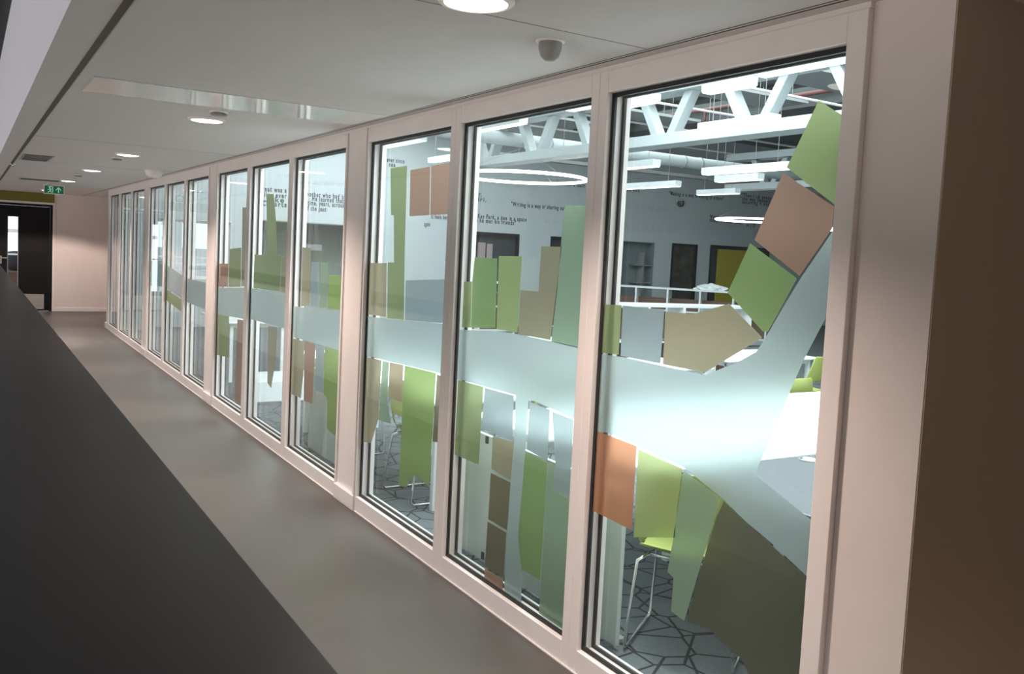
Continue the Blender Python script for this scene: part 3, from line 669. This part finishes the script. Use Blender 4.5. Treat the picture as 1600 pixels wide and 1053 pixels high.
# roof truss
tr = empty('roof_truss', (7.0, 0, 0)); tag(tr, 'white steel lattice truss with slanting braces above the study room', 'truss')
b = MB(); b.box(0, 0.3, 1.5, 13.55, 3.09, 3.22); b.build('bottom_chord', TRUSSM, tr, bevel=0.004)
b = MB(); b.box(0, 0.3, 1.5, 13.55, 3.70, 3.84); b.build('top_chord', TRUSSM, tr, bevel=0.004)
nodes = []
yb_ = 6.78 - 4 * 1.42 + 0.0
k = 0
y_ = 6.78 - 1.42 * 3
while y_ < 17.0:
    for (ybt, ytp) in ((y_ - 0.13, y_ - 0.42), (y_ + 0.13, y_ + 0.42)):
        if 1.6 < min(ybt, ytp) and max(ybt, ytp) < 13.5:
            hw = 0.065
            b = MB(); b.prism([(0.08, ybt - hw, 3.22), (0.08, ybt + hw, 3.22), (0.08, ytp + hw, 3.70), (0.08, ytp - hw, 3.70)], (0, 0, 0), (0.14, 0, 0))
            b.build('brace', TRUSSM, tr, bevel=0.01)
    y_ += 1.42
tr2 = copy_tree(tr); tr2.location = (13.5, 0, 0.15); tr2['label'] = 'second white lattice truss, farther behind the first one'

# ventilation pipe crossing the room and cable tray
t = empty('ventilation_pipe', (0, 12.0, 3.5)); tag(t, 'round white ventilation pipe crossing the study room below the truss', 'pipe')
b = MB(); b.tube([(2.4, 0, 0), (24.8, 0, 0)], 0.105, seg=24); b.build('pipe', TRUSSM, t)
for x_ in (8.0, 8.75, 10.9, 11.3, 14.0, 17.0):
    b = MB(); b.tube([(x_ - 0.012, 0, 0), (x_ + 0.012, 0, 0)], 0.115, seg=24); b.build('pipe_clamp', GREYP, t)
t = empty('cable_tray', (0, 14.0, 3.5)); tag(t, 'dark cable tray hanging below the white ventilation pipe', 'cable tray')
b = MB(); b.box(7.5, 24, -0.10, -0.08, -0.03, 0.03); b.box(7.5, 24, 0.08, 0.10, -0.03, 0.03)
for k in range(60): b.box(7.6 + k * 0.27, 7.62 + k * 0.27, -0.08, 0.08, -0.03, -0.015)
b.build('tray', GREYP, t)
b = MB()
for k in range(3): b.tube([(7.6 + j * 0.8, -0.04 + 0.04 * k, 0.01 * math.sin(j * 1.3 + k)) for j in range(20)], 0.014, 6)
b.build('cables', DARK, t)

def hanger(x, y, z0, z1): return [(x, y, z0), (x, y, z1)]
def luminaire(x, y0, y1, z, label, w=0.14, h=0.10, lit=True, drop=True, top=RH):
    t = empty('linear_luminaire', (x, y0, z)); tag(t, label, 'ceiling light', 'hanging linear luminaires of the study room')
    L_ = y1 - y0
    b = MB(); b.box(-w / 2, w / 2, 0, L_, 0.012, h); b.build('housing', LUMH, t, bevel=0.003)
    b = MB(); b.box(-w / 2 + 0.008, w / 2 - 0.008, 0.01, L_ - 0.01, 0.0, 0.012); b.build('diffuser', LUMM, t)
    if drop:
        for yy in (0.15 * L_, 0.85 * L_):
            b = MB(); b.tube([(0, yy, h), (0, yy, (4.29 if x < 9.4 and y1 > 13.5 else RH - 0.01) - z)], 0.004, 6); b.build('suspension_cable', GREYP, t)
    return t
LUMS = [(6.40, 5.82, 6.79, 3.035, 'white linear luminaire hanging before the truss bottom chord in the nearest window'),
 (6.62, 5.1, 6.26, 3.56, 'bright linear luminaire at the top right of the nearest window'),
 (6.62, 6.35, 7.0, 3.49, 'bright short luminaire below the truss top in the nearest window'),
 (6.62, 7.8, 8.6, 3.50, 'linear luminaire at the top left corner of the nearest window'),
 (8.0, 9.33, 10.5, 2.99, 'linear luminaire at the left edge of the nearest window, below the pipe'),
 (9.15, 8.0, 9.6, 2.99, 'brightest long luminaire below the truss in the nearest window'),
 (10.0, 9.3, 10.2, 2.98, 'small linear luminaire left of the salmon film in the nearest window'),
 (10.1, 11.2, 12.9, 2.96, 'faint long luminaire left of the salmon film, second row'),
 (11.8, 11.5, 12.5, 2.98, 'faint farther luminaire below the long bright one'),
 (6.62, 8.86, 9.5, 3.58, 'linear luminaire at the top right of the second window'),
 (6.62, 10.6, 11.9, 3.53, 'bright luminaire at the top left of the second window from the right'),
 (8.0, 11.3, 13.2, 3.28, 'white luminaire box below the pipe in the second window'),
 (6.62, 13.8, 15.4, 3.55, 'luminaire at the top of the window with the salmon squares'),
 (8.0, 15.0, 16.3, 3.46, 'luminaire just above the salmon squares')]
for a in LUMS: luminaire(*a)

def ring_lamp(x, y, z, r, label):
    t = empty('ring_lamp', (x, y, z)); tag(t, label, 'pendant lamp', 'ring pendant lamps')
    b = MB(); b.tube([(r * math.cos(a * math.pi / 36), r * math.sin(a * math.pi / 36), 0) for a in range(72)], 0.022, 8, closed=True); b.build('light_ring', RINGM, t)
    for a in (0.5, 2.6, 4.7):
        b = MB(); b.tube([(r * math.cos(a), r * math.sin(a), 0.02), (0, 0, 0.45)], 0.003, 5); b.build('suspension_cable', GREYP, t)
    b = MB(); b.tube([(0, 0, 0.45), (0, 0, RH - 0.01 - z)], 0.004, 5); b.build('suspension_rod', GREYP, t)
ring_lamp(7.1, 11.35, 2.86, 0.98, 'large glowing ring lamp in the second window from the right')
ring_lamp(15.6, 14.6, 2.75, 0.9, 'small distant ring lamp behind the salmon film of the nearest window')
ring_lamp(17.0, 12.6, 2.6, 0.9, 'distant ring lamp at the right edge of the nearest window')

# wall lettering
def lettering(s, x0, x1, z, m, label, h=None):
    cu = bpy.data.curves.new('wall_lettering', 'FONT'); cu.body = s; cu.size = 0.14; cu.extrude = 0.0015
    cu.space_character = 1.3; cu.offset = 0.003
    tmp = bpy.data.objects.new('tmp', cu)
    COL.objects.link(tmp); bpy.context.view_layer.update()
    me = bpy.data.meshes.new_from_object(tmp.evaluated_get(bpy.context.evaluated_depsgraph_get()))
    COL.objects.unlink(tmp); bpy.data.objects.remove(tmp)
    xs_ = [v.co.x for v in me.vertices]; w = max(xs_) - min(xs_); s_ = (x1 - x0) / w
    for v in me.vertices: v.co.x = (v.co.x - min(xs_)) * s_
    me.materials.clear(); me.materials.append(m)
    o = bpy.data.objects.new('wall_lettering', me); COL.objects.link(o)
    o.location = (x0, RY1 - 0.0025, z - 0.04); o.rotation_euler = (math.pi / 2, 0, 0)
    tag(o, label, 'lettering', 'quotations printed on the end wall')
for (s, x0, x1, z) in TEXTS:
    lettering(s, x0, x1, z, INK, 'black wall lettering line reading ' + ''.join(c for c in s if c.isalnum() or c == ' ').strip())
WHERE = ['high above the words L like', 'above the words mother who had b', 'across the wall left of the large ring lamp', 'at the upper left of the second window', 'left of the tall mint film', 'right of the large ring lamp', 'upper of two at the left of the nearest window', 'second from top at the left of the nearest window', 'third from top at the left of the nearest window', 'lowest at the left of the nearest window', 'beside the salmon film edge']
for (x0, x1, z), wh in zip(FAINT, WHERE):
    n = max(2, int((x1 - x0) / 0.09)); b = MB(); random.seed(int(x0 * 100 + z * 10))
    x_ = x0
    while x_ < x1 - 0.05:
        wl = random.uniform(0.10, 0.32)
        nl = max(1, int(wl / 0.045))
        for q in range(nl):
            xx = x_ + q * 0.045
            if xx > x1: break
            hh = random.choice((0.045, 0.05, 0.07))
            b.box(xx, xx + 0.008, RY1 - 0.002, RY1 - 0.0005, z, z + hh); b.box(xx + 0.008, xx + 0.026, RY1 - 0.002, RY1 - 0.0005, z + (0.0 if q % 2 else 0.04), z + (0.008 if q % 2 else 0.048))
        x_ += wl + 0.05
    o = b.build('wall_lettering', INKF); tag(o, 'faint grey wall lettering line ' + wh, 'lettering', 'quotations printed on the end wall')
t = empty('security_camera', (15.8, RY1 - 0.12, 3.2)); tag(t, 'small dark dome camera fixed high on the lettered wall', 'camera')
b = MB(); b.lathe([(0.09, 0.08), (0.09, 0.0), (0.075, -0.04), (0.04, -0.07), (0, -0.08)], seg=20); b.build('dome', DARKG, t)
b = MB(); b.box(-0.05, 0.05, 0.0, 0.12, 0.06, 0.1); b.build('bracket', WHITE, t)

# ------------------------------------------------------------------ furniture
def table(x0, x1, y0, y1, top, label, panel=None, grommet=None, inset=0.06):
    t = empty('study_table', (x0, y0, 0.0)); tag(t, label, 'table', 'tables of the study room')
    w, l = x1 - x0, y1 - y0
    b = MB(); b.box(0, w, 0, l, 0.715, 0.74); b.build('tabletop', top, t, bevel=0.008)
    for sx in (inset, w - 0.10):
        for sy in (0.08, l - 0.12):
            b = MB(); b.box(sx, sx + 0.04, sy, sy + 0.04, 0.0, 0.70); b.build('leg', DESKW, t, bevel=0.004)
    b = MB(); b.box(0.06, w - 0.06, 0.09, 0.11, 0.665, 0.715); b.box(0.06, w - 0.06, l - 0.11, l - 0.09, 0.665, 0.715); b.box(0.07, 0.09, 0.11, l - 0.11, 0.665, 0.715); b.box(w - .09, w - 0.07, 0.11, l - 0.11, 0.665, 0.715); b.build('underframe', DESKW, t)
    if panel:
        b = MB()
        if panel == 'y0': b.box(0.1, w - 0.1, 0.03, 0.045, 0.25, 0.70)
        b.build('modesty_panel', DESKW, t)
    if grommet:
        b = MB(); gx, gy = grommet[0] - x0, grommet[1] - y0
        b.lathe([(0.048, 0.7405), (0.05, 0.745), (0.04, 0.746), (0.036, 0.7405)], (gx, gy, 0), seg=24)
        b.build('cable_grommet', CHROME, t)
        b = MB(); b.lathe([(0.0, 0.7415), (0.036, 0.7415), (0.036, 0.7405), (0.0, 0.7405)], (gx, gy, 0), seg=24); b.build('grommet_cap', GREYP, t)
    return t
table(2.86, 4.6, 1.80, 3.05, DESKG, 'grey topped table with an oval cable outlet behind the nearest window', grommet=(3.68, 2.97), inset=0.6)
table(2.72, 5.10, 3.08, 3.82, DESKW, 'white table directly behind the grey topped one', inset=0.7)
table(2.62, 6.10, 3.85, 4.64, DESKW, 'white table second behind the grey topped one')
table(2.55, 3.40, 5.0, 6.36, DESKW, 'white table along the glass behind the window with the salmon squares')
table(2.55, 3.40, 6.42, 7.80, DESKW, 'white table along the glass left of the nearest pillar')
table(2.62, 3.40, 10.6, 12.0, DESKW, 'white table behind the sixth farthest window')
table(6.6, 8.0, 6.4, 7.2, DESKW, 'white table glimpsed between film branch and right frame')
table(7.4, 8.8, 7.6, 8.4, DESKG, 'dark grey table glimpsed behind the green chair back', grommet=(7.9, 7.9))
table(4.3, 6.0, 6.0, 6.8, DESKW, 'white table behind the frosted band of the second window')
table(4.3, 6.0, 8.0, 8.8, DESKW, 'white table deeper in the room behind the tan film')

def screen(x, y0, y1, h, label, clips=()):
    t = empty('white_screen', (x, y0, 0)); tag(t, label, 'screen', 'low white screens standing inside the glass')
    l = y1 - y0
    b = MB(); b.box(0, 0.022, 0, l, 0.02, h); b.build('panel', mat('screen_white_with_shade', (0.60, 0.65, 0.62), 0.5), t, bevel=0.003)  # shade of the backlit side and the glass's green put into this white
    b = MB(); b.box(0.0, 0.10, 0.05, 0.09, 0, 0.02); b.box(0, 0.10, l - 0.09, l - 0.05, 0, 0.02); b.build('foot', GREYP, t)
    for cy, cz in clips:
        b = MB(); b.box(-0.008, 0.0, cy - 0.012, cy + 0.012, cz - 0.02, cz + 0.02); b.build('clip', RUBBER, t)
screen(2.434, 2.92, 4.55, 0.72, 'low white screen with dark clips behind the brown film tiles', CLIPS)
screen(2.434, 5.80, 7.05, 0.70, 'low white screen left of the nearest pillar behind the upright strips')
b = MB(); b.box(2.6, 3.5, 9.18, 9.9, 0.02, 0.24); b.box(2.62, 3.48, 9.2, 9.88, 0, 0.02)
tag(b.build('plinth', DESKW, bevel=0.006), 'low white plinth on the carpet behind the middle windows', 'plinth')

def make_chair():
    root = empty('study_chair', (0, 0, 0))
    # profile: seat then back in local x (forward +x), z
    prof = [(0.25, 0.435), (0.235, 0.452), (0.16, 0.452), (0.05, 0.440), (-0.06, 0.436), (-0.14, 0.445), (-0.185, 0.475), (-0.205, 0.52), (-0.215, 0.57), (-0.225, 0.62), (-0.235, 0.68), (-0.245, 0.74), (-0.252, 0.80), (-0.256, 0.835)]
    def shell(i0, i1, name, slot=None):
        b = MB(); nx = 12; rows = []
        for i in range(i0, i1):
            x, z = prof[i]; t = i / (len(prof) - 1)
            hw = 0.215 if i < 10 else 0.215 - 0.02 * (i - 9)
            if i == 0: hw = 0.19
            row = []
            for j in range(nx + 1):
                u = -1 + 2 * j / nx
                dz = 0.02 * u * u if i < 6 else 0.0; dx = 0.035 * u * u if i >= 6 else 0.0
                row.append(b.bm.verts.new((x + dx, u * hw, z + dz)))
            rows.append(row)
        for i in range(len(rows) - 1):
            for j in range(nx):
                if slot and slot[0] <= i + i0 < slot[1] and 1 <= j < nx - 1: continue
                b.bm.faces.new((rows[i][j], rows[i][j + 1], rows[i + 1][j + 1], rows[i + 1][j])).smooth = True
        o = b.build(name, CHAIRG, root)
        m = o.modifiers.new('thickness', 'SOLIDIFY'); m.thickness = 0.012; m.offset = 0
        m = o.modifiers.new('subdivision', 'SUBSURF'); m.levels = 1; m.render_levels = 2
        return o
    shell(0, 7, 'seat'); shell(6, 14, 'backrest', slot=(6, 8))
    for sy in (-1, 1):
        b = MB(); b.tube([(0.15, 0.17 * sy, 0.43), (0.19, 0.21 * sy, 0.40), (0.22, 0.235 * sy, 0.03), (0.20, 0.235 * sy, 0.011), (-0.20, 0.235 * sy, 0.011), (-0.22, 0.235 * sy, 0.03), (-0.17, 0.21 * sy, 0.40), (-0.12, 0.17 * sy, 0.425)], 0.0085, 8)
        b.build('sled_leg', CHROME, root)
    b = MB(); b.tube([(0.15, -0.17, 0.425), (0.15, 0.17, 0.425)], 0.008, 8); b.tube([(-0.12, -0.17, 0.42), (-0.12, 0.17, 0.42)], 0.008, 8); b.build('cross_bar', CHROME, root)
    return root
ch0 = make_chair()
CH = [(2.78, 2.83, 0.6, 'yellow green shell chair against the glass of the nearest window'),
 (5.72, 4.98, 1.57, 'yellow green chair whose back rises behind the white tables at the right'),
 (2.74, 5.45, 0.0, 'yellow green chair tucked in behind the window with the salmon squares'),
 (2.74, 6.90, 0.0, 'yellow green chair at the table left of the nearest pillar'),
 (3.75, 5.7, 3.1, 'yellow green chair on the far side of the table behind the salmon window'),
 (3.75, 7.0, 3.2, 'yellow green chair on the far side of the table left of the nearest pillar'),
 (7.4, 6.1, 1.6, 'distant yellow green chair at the white table near the right frame')]
for i, (x, y, r, l) in enumerate(CH):
    c = ch0 if i == 0 else copy_tree(ch0)
    c.location = (x, y, 0.001); c.rotation_euler = (0, 0, r)
    tag(c, l, 'chair', 'yellow green sled base chairs')

def bookcase(p, q, h, n, depth, label, rows=2):
    P_ = Vector((*p, 0)); Q_ = Vector((*q, 0)); L_ = (Q_ - P_).length; ang = math.atan2(Q_.y - P_.y, Q_.x - P_.x)
    t = empty('low_bookcase', (p[0], p[1], 0), ang); tag(t, label, 'bookcase', 'low white bookcases')
    b = MB(); b.box(0, L_, 0, depth, h - 0.04, h); b.build('top', DESKW, t, bevel=0.004)
    for k in range(n + 1):
        x = k * (L_ - 0.04) / n; b = MB(); b.box(x, x + 0.04, 0, depth, 0.0, h - 0.04); b.build('upright', DESKW, t)
    for k in range(n):
        xa = 0.04 + k * (L_ - 0.04) / n; xb = (k + 1) * (L_ - 0.04) / n
        for r in range(rows):
            z = 0.06 + r * (h - 0.1) / rows; b = MB(); b.box(xa, xb, 0.0, depth, z, z + 0.03); b.build('shelf', DESKW, t)
    b = MB(); b.box(0.04, L_ - 0.04, depth * 0.5, depth * 0.5 + 0.01, 0.09, h - 0.24); b.build('divider_panel', BROWNW, t)
    return t
bookcase((12.7, 16.4), (14.9, 13.4), 1.1, 5, 0.4, 'far low white bookcase under the dark glazed doors')
bookcase((7.5, 9.5), (9.9, 9.2), 1.1, 4, 0.4, 'near low white bookcase above the tan film of the nearest window')
bookcase((8.2, 15.9), (9.9, 15.8), 1.1, 2, 0.4, 'low white bookcase below the lettered wall in the salmon window')
b = MB(); random.seed(9)
g_ = bmesh.ops.create_icosphere(b.bm, subdivisions=4, radius=1.0)
for v in b.bm.verts:
    n_ = 1 + 0.25 * math.sin(v.co.x * 9 + v.co.y * 5) * math.cos(v.co.z * 7 + v.co.x * 4)
    v.co = Vector((v.co.x * 0.34 * n_, v.co.y * 0.14 * n_, max(0, v.co.z) * 0.14 * n_))
o = b.build('crumpled_paper', DESKW); o.location = (14.28, 14.55, 1.1); o.rotation_euler = (0, 0, -0.94)
tag(o, 'heap of crumpled white paper lying on the far low bookcase', 'paper')
